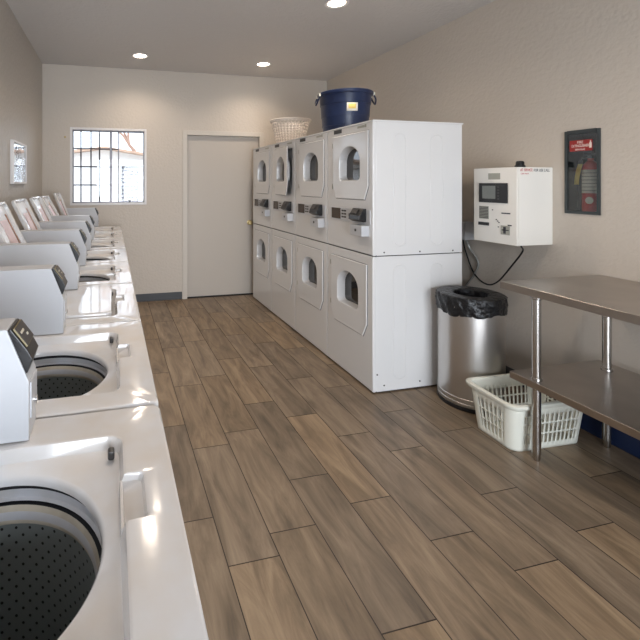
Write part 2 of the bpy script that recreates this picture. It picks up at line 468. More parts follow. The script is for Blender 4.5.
# ------------------------------------------------------------------ washers
WT = .96
PITCH = .60
Y0 = .363
TX, TY, TR = -.195, .287, .18          # tub axis (x, y from the washer's near side), radius
def make_washer():
    r = empty('washing_machine', (0, 0, 0), 'x', 'washing machine', 'white top loading washers along the left wall')
    W = PITCH-.006; y0, y1 = .003, .003+W; x0, x1 = -.56, .106
    # cabinet, open at the top
    bm = B()
    o = rrect(x0+.004, x1-.006, y0+.003, y1-.003, .012, 3)
    loft(bm, [[Vector((p[0], p[1], z)) for p in o] for z in (.03, WT-.045)], 0, True, True, False)
    obj('cabinet', bm, M['enamel_matte'], r)
    for fx, fy in ((x0+.06, y0+.06), (x1-.06, y0+.06), (x0+.06, y1-.06), (x1-.06, y1-.06)):
        bm = B(); lathe(bm, [(.02, 0), (.022, .01), (.01, .014), (.01, .035)], 14, cap0=True, cap1=True)
        obj('levelling_foot', bm, M['rubber_shadow'], r, loc=(fx, fy, 0))
    # front panel seam and kick
    bm = B(); box(bm, x1-.006, x1-.002, y0+.02, y1-.02, .12, WT-.07, bev=.0015)
    obj('front_panel', bm, M['enamel'], r)
    # top panel with the recess round the opening
    c = (TX, TY)
    outer = rrect(x0, x1, y0, y1, .016, 4)
    rec = rrect(-.45, .019, .078, .494, .028, 5)
    notch = [(-.10, .275), (.046, .275), (.052, .281), (.052, .369), (.046, .375), (-.10, .375)]
    A = angles([outer, rec, notch], c, 96)
    tiny = []
    for k in (notch[1], notch[5]): pass
    put = lambda z: (lambda x, y: (x, y, z))
    def rr(poly, z, g=0): return ring(poly, c, A, put(z), g)
    def rec_ring(z, g):
        out = []
        for a in A:
            q = cast(rec, c, a)
            n_ = cast(notch, c, a)
            dx, dy = math.cos(a), math.sin(a)
            if n_ > q and dx > 0: q = n_
            q += g; out.append(Vector((c[0]+q*dx, c[1]+q*dy, z)))
        return out
    def circ(rad, z): return [Vector((c[0]+rad*math.cos(a), c[1]+rad*math.sin(a), z)) for a in A]
    bm = B()
    loft(bm, [rr(outer, WT-.05), rr(outer, WT-.012), rr(outer, WT-.004, -.002), rr(outer, WT, -.008),
              rec_ring(WT, .006), rec_ring(WT-.002, .001), rec_ring(WT-.012, -.003), rr(rec, WT-.024, -.007), rr(rec, WT-.027, -.014),
              circ(TR+.007, WT-.034), circ(TR+.003, WT-.037), circ(TR, WT-.043), circ(TR, WT-.052)])
    box(bm, .012, .0185, .272, .378, WT-.03, WT-.010, bev=.003)
    obj('top_panel', bm, M['enamel_top'], r, angle=40)
    # wash tub: stepped rings, then the perforated drum
    bm = B()
    prof = [(TR+.006, -.050), (TR+.007, -.062), (.188, -.063), (.189, -.078), (.184, -.082), (.187, -.0825), (.187, -.0845), (.178, -.085),
            (.174, -.094), (.172, -.108), (.174, -.116), (.180, -.121), (.182, -.40), (.16, -.43), (0.03, -.44)]
    mis = [1, 1, 0, 0, 1, 1, 1, 2, 0, 2, 2, 3, 3, 3, 3]  # topmost dark band colours in the shadow line below the lip
    lathe(bm, prof, 72, mis=mis, cap1=True)
    obj('wash_tub', bm, [M['tubring'], M['rubber_shadow'], M['balance'], M['perf']], r, loc=(TX, TY, WT), angle=30)
    # agitator post
    bm = B(); lathe(bm, [(.075, -.43), (.07, -.415), (.038, -.39), (.032, -.30), (.03, -.26), (.02, -.25), (0.001, -.248)], 24)
    obj('agitator', bm, M['darkgrey'], r, loc=(TX, TY, WT))
    # bleach/rust marks: corner bumper in the recess
    bm = B(); box(bm, -.008, .005, .452, .470, WT-.024, WT-.006, bev=.004)
    obj('lid_bumper', bm, M['darkgrey'], r)
    return r
def add_lid(r, deg):
    """lid closed lies along +x from its hinge; deg opens it"""
    l = bpy.data.objects.new('lid', None)
    bm = B(); Ln, y0, y1 = .432, -.194, .194
    o = rrect(0, Ln, y0, y1, .03, 5)
    c = (Ln/2, 0); A = angles([o], c, 32)
    put = lambda z: (lambda x, y: (x, y, z))
    R = lambda z, g: ring(o, c, A, put(z), g)
    loft(bm, [R(.004, -.05), R(.004, -.022), R(-.012, -.016), R(-.014, -.006), R(-.008, 0), R(.004, 0), R(.010, -.003), R(.012, -.012)], 0, True, True, True)
    l = obj('lid', bm, M['enamel_top'], r, loc=(-.432, .285, WT+.004 if deg else WT-.004), rot=(0, -math.radians(deg), 0))
    if deg:
        s = obj('instruction_label', box(B(), .07, .33, -.04, .09, .0015, .0034), M['pink'], l); s['label'] = 'pale pink instruction sticker'
        s = obj('warning_stripe', box(B(), .08, .36, .115, .135, .0015, .0036), M['brownst'], l); s['label'] = 'narrow brown printed stripe'
        s = obj('sticker', box(B(), .10, .20, .01, .07, .0030, .0044), M['orange'], l); s['label'] = 'orange sticker'
        s = obj('sticker', box(B(), .045, .11, .10, .15, .0036, .0042), M['green'], l); s['label'] = 'green sticker'
    return l
def add_meter(r):
    y0, y1 = .510, .588
    bm = B()
    prism(bm, [(-.56, WT+.002), (-.157, WT+.002), (-.157, 1.076), (-.197, 1.180), (-.56, 1.180)], 'y', y0, y1, bev=.0025)
    m = obj('meter_case', bm, M['meter'], r)
    bm = B()
    prism(bm, [(-.199, 1.176), (-.191, 1.180), (-.160, 1.136), (-.151, 1.118), (-.160, 1.092), (-.168, 1.09)], 'y', y0+.003, y1-.003, bev=.002)
    f = obj('coin_acceptor', bm, M['blackpl'], m)
    # face plate on the sloping side of the acceptor
    d = Vector((.031, 0, -.044)); d.normalize(); nrm = Vector((.82, 0, .575))
    mt = Matrix.Translation(Vector((-.1745, (y0+y1)/2, 1.1595))) @ Matrix.Rotation(math.atan2(.044, .031), 4, 'Y')
    box(bm2 := B(), -.022, .022, -.031, .031, -.001, .0025, bev=.0008, mtx=mt); obj('face_plate', bm2, M['brass'], m)
    box(bm2 := B(), -.0205, .0205, -.030, .030, .0005, .0034, mtx=mt)
    box(bm2, -.008, -.003, -.02, .004, .003, .004, mi=1, mtx=mt); box(bm2, .004, .009, .002, .012, .003, .004, mi=1, mtx=mt)
    obj('face_insert', bm2, [M['darkgrey'], M['label_light']], m)
    bm = B(); box(bm, -.158, -.154, y0+.012, y1-.004, 1.0, 1.07, bev=.001)
    t = bmesh.new(); lathe(t, [(.008, 0), (.008, .005), (.0, .006)], 14); merge(bm, t, 1, Matrix.Translation((-.154, y1-.03, 1.02)) @ Matrix.Rotation(PI/2, 4, 'Y'))
    obj('coin_vault_door', bm, [M['meter'], M['chrome']], m)
    return m
wl = ['white washer nearest the camera with open lid and large perforated tub',
      'white open washer second nearest the camera, with ringed tub showing',
      'white washer with its lid closed, reflecting the barred window, third from the camera',
      'white washer with open lid just beyond the closed-lid washer',
      'white washer with raised lid, second beyond the closed-lid washer',
      'white washer with raised lid, third beyond the closed-lid washer',
      'white washer with raised lid and no coin meter, next to last in row',
      'white washer with raised lid at far end of row against back wall']
def clone(r, i):
    return r
base_w = make_washer()
specs = [(115, 1), (115, 1), (0, 1), (115, 1), (115, 1), (115, 1), (118, 0), (112, 1)]
ws = [base_w]+[copy_tree(base_w) for _ in range(7)]
first_lid = None; first_meter = None
for i, (w, (deg, mtr)) in enumerate(zip(ws, specs)):
    w.location = (0, Y0+i*PITCH, 0); w['label'] = wl[i]
    if deg == 115 and first_lid: copy_tree(first_lid, w)
    else:
        l = add_lid(w, deg)
        if deg == 115: first_lid = l
    if mtr:
        if first_meter: copy_tree(first_meter, w)
        else: first_meter = add_meter(w)

# ------------------------------------------------------------------ dryers
DF, DB, DY0, DP = 1.765, 2.505, 2.586, .638
SPLIT, DTOP = .955, 1.897
def make_dryer():
    r = empty('stacked_dryer', (DF, 0, 0), 'x', 'dryer', 'stacked coin dryers along the right wall')
    w = DP-.008; D = DB-DF
    P = lambda x: (lambda y, z: (x, y, z))
    def cab(name, z0, z1, door, c, mm):
        outer = [(.0, z0), (w, z0), (w, z1), (0, z1)]
        op = [(c[0]+(p[0]-c[0])*.93, c[1]+(p[1]-c[1])*.93) for p in door]
        A = angles([outer, op], c, 48); bm = B()
        R = lambda poly, x, g=0: ring(poly, c, A, P(x), g)
        loft(bm, [R(outer, D), R(outer, .034, 0), R(outer, .030, -.003), R(outer, .026, -.003), R(outer, .022, 0), R(outer, .008, 0), R(outer, .002, -.003), R(outer, 0, -.009),
                  R(op, 0), R(op, .10), R(op, .102, -.04)], 0, True, True, True)
        return obj(name, bm, mm, r, angle=50)
    ud = chamfer(.045, .53, 1.345, 1.842, (.045, .10)); ld = chamfer(.062, .56, .365, .886, (.05, .095))
    uc, lc = (.29, 1.60), (.312, .64)
    cab('lower_cabinet', .010, SPLIT-.003, ld, lc, M['enamel'])
    cab('upper_cabinet', SPLIT+.004, DTOP, ud, uc, M['enamel'])
    bm = B(); box(bm, .03, D-.01, .01, w-.01, 0, .014); box(bm, .012, D-.012, .008, w-.008, SPLIT-.01, SPLIT+.01)
    obj('plinth', bm, M['rubber_shadow'], r)
    # side panel with pressed ribs and screws (near side)
    bm = B()
    for z0, z1 in ((.05, SPLIT-.03), (SPLIT+.03, DTOP-.045)):
        for xa, xb in ((.16, .27), (.47, .58)):
            o = rrect(xa, xb, z0+.03, z1-.03, .05, 5); i_ = rrect(xa+.012, xb-.012, z0+.042, z1-.042, .04, 5)
            for q in (0,):
                A = angles([o, i_], ((xa+xb)/2, (z0+z1)/2), 40); cc = ((xa+xb)/2, (z0+z1)/2)
                F = lambda yy: (lambda x, z: (x, yy, z))
                loft(bm, [ring(o, cc, A, F(.0005)), ring(o, cc, A, F(-.002), -.004), ring(i_, cc, A, F(-.002), .003), ring(i_, cc, A, F(.0005))])
    obj('side_pressing', bm, M['enamel'], r)
    bm = B(); box(bm, -.002, D+.012, -.004, w+.001, DTOP-.001, DTOP+.012, bev=.004)
    obj('top_cap', bm, M['enamel'], r)
    bm = B()
    for x, z in ((.09, SPLIT+.025), (.38, SPLIT+.022), (.66, SPLIT+.02), (.09, .05), (.38, .05), (.035, .13)):
        t = bmesh.new(); lathe(t, [(.006, 0), (.005, .003), (0.0001, .004)], 10); merge(bm, t, 0, Matrix.Translation((x, 0, z)) @ Matrix.Rotation(PI/2, 4, 'X'))
    obj('screws', bm, M['darkgrey'], r)
    # doors
    def door(name, poly, win_, wc, th):
        A = angles([poly, win_], wc, 64); bm = B()
        R = lambda q, x, g=0: ring(q, wc, A, P(x), g)
        loft(bm, [R(poly, .002, -.004), R(poly, -.004, 0), R(poly, -th+.004, -.001), R(poly, -th, -.006), R(poly, -th, -.018), R(poly, -th+.0015, -.022),
                  R(win_, -th+.0015, .008), R(win_, -th+.004, .001), R(win_, .01, -.004), R(win_, .058, -.010), R(win_, .060, -.028)], 0, True, False, False)
        d = obj(name, bm, M['enamel'], r, angle=30)
        bm = B(); rg = R(win_, .0575, -.006); vs = [bm.verts.new(p) for p in rg]; bm.faces.new(vs)
        obj('glass', bm, M['dglass'], d)
        bm = B(); loft(bm, [R(poly, .001, -.03), R(poly, -.0012, -.03), R(poly, -.0012, .0035), R(poly, .001, .0035)])
        obj('door_outline', bm, M['outline'], d)  # thin dark rim added behind the door to draw its outline
        return d
    ud_o = door('upper_door', ud, archpoly(.150, .436, 1.486, 1.745, .40, .035), (.293, 1.60), .009)
    ld_o = door('lower_door', ld, archpoly(.172, .462, .530, .790, .40, .035), (.317, .655), .009)
    for y, z in ((.541, 1.77), (.541, 1.44), (.571, .82), (.571, .50)):
        obj('hinge', box(B(), -.005, .002, y-.004, y+.004, z-.02, z+.02, bev=.0015), M['grille'], r)
    # controls
    bm = B(); box(bm, -.007, .001, .022, .568, 1.172, 1.275, bev=.003)
    cp = obj('control_panel', bm, M['meter'], r)
    obj('display', box(B(), -.0095, -.006, .41, .545, 1.186, 1.27, bev=.001), M['brownscreen'], cp)
    bm = B()
    for i in range(3):
        for j in range(2): box(bm, -.0092, -.006, .330+j*.036, .358+j*.036, 1.199+i*.024, 1.211+i*.024, bev=.001)
    obj('buttons', bm, M['darkgrey'], cp)
    obj('card_slot', box(B(), -.011, -.006, .215, .29, 1.212, 1.238, bev=.002), M['blackpl'], cp)
    bm = B()
    prism(bm, [(-.006, 1.188), (-.03, 1.186), (-.066, 1.205), (-.058, 1.235), (-.03, 1.282), (-.006, 1.284)], 'y', .066, .205, bev=.004)
    ca = obj('coin_acceptor', bm, M['blackpl'], cp)
    mt = Matrix.Translation(Vector((-.0465, .15, 1.2605))) @ Matrix.Rotation(math.radians(-59), 4, 'Y')
    box(bm2 := B(), -.018, .018, -.035, .035, -.001, .003, mtx=mt); obj('coin_plate', bm2, M['darkgrey'], ca)
    bm = B(); box(bm, -.062, .001, .040, .190, 1.088, 1.166, bev=.006)
    cb = obj('coin_box', bm, M['meter'], r)
    bm = B(); lathe(bm, [(.010, 0), (.010, .003), (.004, .004), (0.0001, .0035)], 16)
    obj('lock', bm, M['darkgrey'], cb, loc=(-.062, .115, 1.13), rot=(0, -PI/2, 0))
    obj('badge', box(B(), -.003, .001, .405, .520, 1.862, 1.892, bev=.001), M['blackpl'], r)
    bm = B(); box(bm, -.002, .001, .10, .185, 1.868, 1.884); box(bm, -.002, .001, .075, .095, 1.866, 1.888)
    obj('model_plate', bm, M['grille'], r)
    return r, ud_o
dry, ud0 = make_dryer()
dl = ['white stacked dryer nearest the camera, its broad side facing the trash can',
      'white stacked dryer directly beyond the nearest one, partly under blue bucket',
      'white stacked dryer with its upper door ajar',
      'white stacked dryer at far end beside the grey door']
ds = [dry]+[copy_tree(dry) for _ in range(3)]
for i, d in enumerate(ds):
    d.location = (DF, DY0+i*DP, 0); d['label'] = dl[i]
# door ajar: turns on its far edge
for ch in ds[2].children:
    if ch.name.startswith('upper_door'):
        a = math.radians(-6.5); h = Vector((0, .53, 0))
        ch.rotation_euler = (0, 0, a)
        rot = Matrix.Rotation(a, 4, 'Z'); ch.location = h - rot @ h
        AJ = ch

# ------------------------------------------------------------------ things on the dryers
def lattice(bm, ringfn, zs, cols_hole, rows_hole, n):
    R = [[bm.verts.new(ringfn(j, z)) for j in range(n)] for z in zs]
    for i in range(len(zs)-1):
        for j in range(n):
            if rows_hole[i] and cols_hole[j]: continue
            bm.faces.new((R[i][j], R[i][(j+1) % n], R[i+1][(j+1) % n], R[i+1][j]))
    return R
def solid(o, t):
    m = o.modifiers.new('solid', 'SOLIDIFY'); m.thickness = t; m.offset = 0
TZ = DTOP+.012
bk = empty('bucket', (2.015, 3.36, TZ), 'large dark blue plastic bucket standing on two nearest dryers', 'bucket'); bk.scale = (.765, .765, .90)
bm = B()
prof = [(.0, .0), (.236, .0), (.246, .006), (.252, .06), (.2575, .062), (.262, .15), (.2675, .152), (.276, .27), (.283, .272), (.289, .355), (.302, .358), (.312, .368), (.313, .385), (.304, .392), (.292, .390),
        (.286, .36), (.262, .15), (.240, .012), (0, .01)]
lathe(bm, prof, 72); bmesh.ops.remove_doubles(bm, verts=bm.verts, dist=1e-5)
obj('tub', bm, M['blue'], bk, angle=25)
for s, aa in ((1, math.radians(165)), (-1, math.radians(-22))):
    ca, sa = math.cos(aa), math.sin(aa)
    base_ = Vector((ca*.305, sa*.305, .355)); tn = Vector((-sa, ca, 0)); out = Vector((ca, sa, 0))
    pts = spline([base_-tn*.075, base_-tn*.07+out*.02-Vector((0, 0, .04)), base_+out*.028-Vector((0, 0, .075)), base_+tn*.07+out*.02-Vector((0, 0, .04)), base_+tn*.075], 6)
    bm = B(); tube(bm, pts, .009, 10); h = obj('handle', bm, M['blue'], bk)
    for sg in (-1, 1):
        bm = B(); p = base_+tn*.075*sg; tube(bm, [p, p+Vector((0, 0, .03))], .011, 8)
        k = obj('rope_knot', bm, M['whitepl'], h)
# paper sticker wrapped on the bucket wall facing the camera
ac = math.atan2(-3.36, -2.07)+.30
bm = B(); rows_ = []
for z in (.185, .215, .245, .262):
    rr_ = .2675+(z-.152)*.075+.002
    rows_.append([Vector((rr_*math.cos(ac+t), rr_*math.sin(ac+t), z)) for t in [(-.22+.44*k/8) for k in range(9)]])
loft(bm, rows_, 0, False)
st = obj('sticker', bm, M['paper'], bk); solid(st, .001)
bm = B(); rows_ = []
for z in (.205, .225, .250):
    rr_ = .2675+(z-.152)*.075+.0038
    rows_.append([Vector((rr_*math.cos(ac+t), rr_*math.sin(ac+t), z)) for t in [(-.16+.30*k/8) for k in range(9)]])
loft(bm, rows_, 0, False); q = obj('sticker_print', bm, M['yellow'], st); solid(q, .001)

# round white laundry basket
wb = empty('laundry_basket', (2.0, 4.50, TZ), 'round off-white plastic laundry basket on top of the far dryers', 'laundry basket'); wb.scale = (.93, .93, .97)
n = 96; bm = B()
zs = [0, .02]+[v for k in range(8) for v in (.02+.030*k+.009, .02+.030*(k+1))]+[.285]
def rb(j, z): a = 2*PI*j/n; q = .165+.072*(z/.285); return (q*math.cos(a), q*math.sin(a), z)
ch_ = [(j % 3) != 0 for j in range(n)]
rh = [False]+[k % 2 == 1 for k in range(len(zs)-2)]; rh[1:] = [(i % 2 == 0) is False for i in range(len(rh)-1)]
lattice(bm, rb, zs, ch_, rh, n)
b_ = obj('basket_body', bm, M['creampl'], wb); solid(b_, .004)
bm = B(); lathe(bm, [(.234, .275), (.252, .277), (.256, .286), (.250, .294), (.236, .292), (.232, .284), (.234, .275)], 64); obj('rim', bm, M['creampl'], wb)
bm = B(); lathe(bm, [(.0001, .002), (.165, .002), (.165, .006), (.0001, .006)], 48); obj('basket_floor', bm, M['creampl'], wb)

# ------------------------------------------------------------------ trash can
tcx, tcy = 2.362, 2.367
tr = empty('trash_can', (tcx, tcy, 0), 'round stainless steel trash can with black bag folded over its top', 'trash can'); tr.scale = (.93, .93, 1)
bm = B(); lathe(bm, [(.001, .0), (.213, 0), (.216, .006), (.215, .022), (.208, .026), (.001, .026)], 64); obj('base_ring', bm, M['blackpl'], tr)
bm = B(); lathe(bm, [(.207, .024), (.212, .028), (.2125, .045), (.209, .048), (.2125, .052), (.2125, .075), (.209, .078), (.2105, .084), (.2105, .68), (.200, .68)], 80)
obj('can_body', bm, M['steel_can'], tr, angle=30)
bm = B(); prof = [(.2145, .0), (.219, .02), (.2165, .045), (.222, .065), (.219, .09), (.219, .104), (.216, .112), (.205, .115), (.125, .113), (.112, .108), (.108, .06), (.10, -.2)]
rings = []
for i, (q, z) in enumerate(prof):
    rg = []
    for j in range(120):
        a = 2*PI*j/120; w_ = (.0045*math.sin(a*17+i*1.3)+.003*math.sin(a*31+i*2.1)) if i < 6 else 0
        low = (-.012*math.sin(a*2+1.0)+.006*math.sin(a*7)) if i == 0 else 0
        rg.append(Vector(((q+w_)*math.cos(a), (q+w_)*math.sin(a), .612+z+low)))
    rings.append(rg)
loft(bm, rings); obj('bag', bm, M['bag'], tr, angle=60)

# ------------------------------------------------------------------ rectangular laundry basket on the floor
lb = empty('laundry_basket', (2.360, 1.974, 0), 'white rectangular plastic laundry basket on the floor under the steel table', 'laundry basket', rz=math.radians(-2))
H = .268
def path(z, n_s=(23, 13)):
    k = z/H; hx = .228+.028*k; hy = .132+.026*k; r_ = .05
    o = []
    cx_, cy_ = hx-r_, hy-r_
    def seg(ax, ay, bx, by, m):
        return [(ax+(bx-ax)*i/m, ay+(by-ay)*i/m) for i in range(m)]
    def arc(cx, cy, a0):
        return [(cx+r_*math.cos(math.radians(a0+90*i/5)), cy+r_*math.sin(math.radians(a0+90*i/5))) for i in range(5)]
    o += seg(-cx_, -hy, cx_, -hy, 39); o += arc(cx_, -cy_, -90)
    o += seg(hx, -cy_, hx, cy_, 21); o += arc(cx_, cy_, 0)
    o += seg(cx_, hy, -cx_, hy, 39); o += arc(-cx_, cy_, 90)
    o += seg(-hx, cy_, -hx, -cy_, 21); o += arc(-cx_, -cy_, 180)
    return o
n = len(path(0)); tab = {}
zs = [0, .012, .035, .085, .094, .144, .153, .198, .225, .255, H]
for z in zs: tab[z] = path(z)
cols = []
for m, hole in ((39, 1), (5, 0), (21, 1), (5, 0), (39, 1), (5, 0), (21, 1), (5, 0)):
    for i in range(m): cols.append(bool(hole and (i % 3) != 0 and 1 < i < m-1))
rows_h = [False, False, True, False, True, False, True, False, False, False]
bm = B(); lattice(bm, lambda j, z: (tab[z][j][0], tab[z][j][1], z), zs, cols, rows_h, n)
o_ = obj('basket_body', bm, M['whitepl'], lb, angle=50); solid(o_, .004)
bm = B()
def off(p, g):
    out = []
    for x, y in p: out.append((x*(1+g/.26), y*(1+g/.18)))
    return out
R_ = tab[H]; loft(bm, [[Vector((x, y, z)) for x, y in off(R_, g)] for g, z in ((0, H-.03), (.012, H-.028), (.022, H-.015), (.022, H-.003), (.012, H+.003), (0, H+.001), (-.003, H-.008), (0, H-.03))])
obj('rim', bm, M['whitepl'], lb, angle=50)
bm = B(); o2 = path(.0); vs = [bm.verts.new((x, y, .004)) for x, y in o2]; bm.faces.new(vs)
f_ = obj('basket_floor', bm, M['whitepl'], lb); solid(f_, .003)

# dark blue bin under the table
tt = empty('storage_bin', (2.788, 1.35, 0), 'long dark blue bin in the shadow under the steel table, against the wall', 'bin')
bm = B()
for (hx, hy, z) in (): pass
rings = []
for hx, hy, z in ((.060, .66, 0), (.068, .67, .01), (.078, .69, .20), (.082, .695, .203), (.082, .695, .222), (.074, .685, .222), (.066, .66, .012)):
    rings.append([Vector((x, y, z)) for x, y in rrect(-hx, hx, -hy, hy, .03, 4)])
loft(bm, rings, 0, True, True, True); obj('bin_body', bm, M['tote'], tt)
bm = B(); loft(bm, [[Vector((x, y, z)) for x, y in rrect(-.084+g, .084-g, -.698+g, .698-g, .03, 4)] for z, g in ((.216, 0), (.232, .001), (.236, .008))], 0, True, True, True)
obj('bin_lid', bm, M['tote'], tt)

# ------------------------------------------------------------------ steel work table
tb = empty('work_table', (2.14, 1.945, 0), 'stainless steel work table with lower shelf against the right wall', 'table')
TL, TD, THt = 1.83, .742, .91
bm = B()
box(bm, 0, TD, -TL, 0, THt-.002, THt, bev=.0008, seg=1)
box(bm, 0, .006, -TL, 0, THt-.04, THt-.001, bev=.002); box(bm, .002, TD, -.006, 0, THt-.04, THt-.001, bev=.002)
box(bm, .002, TD, -TL, -TL+.006, THt-.04, THt-.001, bev=.002); box(bm, TD-.006, TD, -TL, 0, THt-.04, THt-.001, bev=.002)
obj('tabletop', bm, M['steel_top'], tb)
bm = B(); SZ = .425; sx0, sx1 = .005, .655
box(bm, sx0, sx1, -TL+.05, -.055, SZ-.003, SZ, bev=.001, seg=1)
for b in ((sx0, sx0+.006, -TL+.05, -.055), (sx1-.006, sx1, -TL+.05, -.055), (sx0, sx1, -.061, -.055), (sx0, sx1, -TL+.05, -TL+.056)): box(bm, *b, SZ-.036, SZ-.001, bev=.002)
obj('shelf', bm, M['steel_top'], tb)
def leg():
    bm = B(); lathe(bm, [(.0001, 0), (.012, 0), (.017, .01), (.018, .035), (.0205, .04), (.0205, THt-.05), (.0205, THt-.004)], 24)
    t = bmesh.new(); lathe(t, [(.0205, SZ), (.027, SZ+.001), (.026, SZ+.014), (.0205, SZ+.016)], 24); merge(bm, t)
    t = bmesh.new(); lathe(t, [(.0205, THt-.06), (.028, THt-.055), (.029, THt-.03), (.0205, THt-.02)], 24); merge(bm, t)
    return bm
l0 = obj('leg', leg(), M['steel'], tb, loc=(.045, -.175, 0))
for x, y in ((.535, -.175), (.045, -TL+.17), (.535, -TL+.17)):
    c = l0.copy(); LK(c); c.parent = tb; c.location = (x, y, 0)

# ------------------------------------------------------------------ change machine on the wall
CX, CYn, CYf, CZb, CZt = XR-.30, 2.226, 2.562, 1.052, 1.572
cm = empty('payment_kiosk', (XR, CYn, CZb), 'white wall mounted payment machine with black screen panel and dome light', 'payment machine')
w_, h_ = CYf-CYn, CZt-CZb
obj('housing', box(B(), -.285, 0, 0, w_, 0, h_, bev=.004), M['cream'], cm)
dm = obj('front_door', box(B(), -.30, -.287, 0, w_, 0, h_, bev=.003), M['cream'], cm)
def fr(name, y0, y1, z0, z1, d, m, par=dm, bev=.001): return obj(name, box(B(), -.30-d, -.299, y0-CYn, y1-CYn, z0-CZb, z1-CZb, bev=bev), m, par)
sp = fr('screen_panel', 2.289, 2.510, 1.330, 1.466, .010, M['blackpl'], bev=.003)
fr('screen', 2.375, 2.480, 1.357, 1.447, .0112, M['lcd'], sp)
bm = B()
for i in range(5): box(bm, -.3115, -.309, 2.345-CYn, 2.36-CYn, 1.352-CZb+i*.02, 1.364-CZb+i*.02)
obj('keys', bm, M['darkgrey'], sp)
fr('name_plate', 2.347, 2.439, 1.492, 1.535, .002, M['grille'])
bm = B()
box(bm, -.302, -.299, 2.436-CYn, 2.514-CYn, 1.213-CZb, 1.303-CZb)
for i in range(8): box(bm, -.3032, -.3015, 2.440-CYn, 2.510-CYn, 1.219-CZb+i*.0105, 1.224-CZb+i*.0105, mi=1)
obj('speaker_grille', bm, [M['grille'], M['darkgrey']], dm)
fr('receipt_slot', 2.433, 2.517, 1.167, 1.189, .008, M['blackpl'], bev=.002)
cs_ = fr('card_reader', 2.274, 2.339, 1.117, 1.178, .005, M['grille'])
bm = B(); box(bm, -.3065, -.304, 2.30-CYn, 2.318-CYn, 1.125-CZb, 1.17-CZb); box(bm, -.3065, -.304, 2.28-CYn, 2.33-CYn, 1.145-CZb, 1.152-CZb)
obj('card_slots', bm, M['inktxt'], cs_)
fr('note_slot', 2.272, 2.336, 1.258, 1.266, .003, M['inktxt']); fr('coin_slot', 2.262, 2.290, 1.179, 1.187, .003, M['inktxt'])
bm = B()
for y, z in ((2.375, 1.215), (2.365, 1.205), (2.355, 1.196), (2.36, 1.165), (2.405, 1.28)): box(bm, -.3025, -.299, y-.004-CYn, y+.004-CYn, z-.003-CZb, z+.003-CZb)
obj('arrow_marks', bm, M['inktxt'], dm)
bm = B(); lathe(bm, [(.032, 0), (.030, .012), (.025, .014), (.024, .034), (.018, .042), (.0001, .044)], 24)
obj('dome_light', bm, M['blackpl'], cm, loc=(-.215, .05, h_))
text('lettering', 'AT SERVICE', .026, M['redtxt'], cm, (-.222, -.0012, h_-.020), (PI/2, 0, 0), .0003, .75)
text('lettering', 'FOR USE CALL', .026, M['inktxt'], cm, (-.095, -.0012, h_-.021), (PI/2, 0, 0), .0003, .8)
text('lettering', 'CARD VALUE', .012, M['redtxt'], cm, (-.236, -.0012, h_-.044), (PI/2, 0, 0), .0003, .9)

# cable and outlet
cb_ = spline([(2.65, 2.25, 1.045), (2.72, 2.30, 1.00), (2.80, 2.45, .87), (2.84, 2.60, .72), (2.86, 2.72, .675), (2.865, 2.84, .74), (2.868, 2.93, .92), (2.868, 2.95, 1.01)], 8)
bm = B(); tube(bm, cb_, .0055, 8); tag(obj('power_cable', bm, M['cable']), 'black cable hanging in loop below the white payment machine', 'cable')
bm = B(); box(bm, 2.78, 2.884, 2.84, 2.93, 1.005, 1.15, bev=.005)
tag(obj('outlet_box', bm, M['meter']), 'small white outlet box on the wall behind the dryers', 'outlet')
bm = B(); tube(bm, spline([(2.83, 2.88, 1.003), (2.85, 2.86, .93), (2.868, 2.80, .83), (2.868, 2.84, .72), (2.868, 2.95, .55), (2.868, 3.0, .25), (2.868, 3.0, .002)], 8), .008, 8)
tag(obj('conduit', bm, M['conduit']), 'grey flexible conduit dropping from outlet box behind the dryers', 'conduit')

# ------------------------------------------------------------------ extinguisher cabinet
ec = empty('extinguisher_cabinet', (XR, CY0, CZ0), 'dark steel fire extinguisher cabinet with red sign, recessed in right wall', 'cabinet')
w_, h_ = CY1-CY0, CZ1-CZ0
bm = B(); d_ = .13
for b in ((.001, d_, .001, .006, .001, h_-.001), (.001, d_, w_-.006, w_-.001, .001, h_-.001), (.001, d_, .006, w_-.006, .001, .006), (.001, d_, .006, w_-.006, h_-.006, h_-.001), (d_-.005, d_, .001, w_-.001, .001, h_-.001)):
    box(bm, *b)
obj('cabinet_box', bm, M['cabin'], ec)
bm = B()
for b in ((-.010, 0, -.010, .008, -.010, h_+.010), (-.010, 0, w_-.008, w_+.010, -.010, h_+.010), (-.010, 0, .008, w_-.008, -.010, .008), (-.014, 0, .008, w_-.008, h_-.012, h_+.012)):
    box(bm, *b, bev=.002)
obj('cabinet_frame', bm, M['cabsteel'], ec)
dp = obj('glass_door', box(B(), -.005, -.002, .007, w_-.007, .007, h_-.007), M['cabglass'], ec)
sg = obj('sign_panel', box(B(), -.0068, -.0052, .033, w_-.020, .388, .458), M['red'], ec)
for s_, sz, z_, y_ in (('FIRE', .024, .443, .102), ('EXTINGUISHER', .024, .421, .102), ('BREAK GLASS', .015, .398, .102)):
    text('lettering', s_, sz, M['whitetxt'], sg, (-.0072, y_, z_), (PI/2, 0, -PI/2), .0003, .62 if len(s_) > 4 else .8)
bm = B(); box(bm, -.0076, -.0066, .036, .050, .405, .438, bev=.0004, seg=1); box(bm, -.0076, -.0066, .040, .046, .438, .450, bev=.0004, seg=1)
obj('extinguisher_symbol', bm, M['whitetxt'], sg)
ex = empty('fire_extinguisher', (XR+.058, 2.036, CZ0+.007), 'red fire extinguisher with yellow tag inside the wall cabinet', 'fire extinguisher')
bm = B(); lathe(bm, [(.0001, 0), (.040, 0), (.043, .006), (.043, .27), (.038, .295), (.022, .315), (.016, .32), (.016, .335), (.0001, .335)], 32)
obj('cylinder', bm, M['redcyl'], ex)
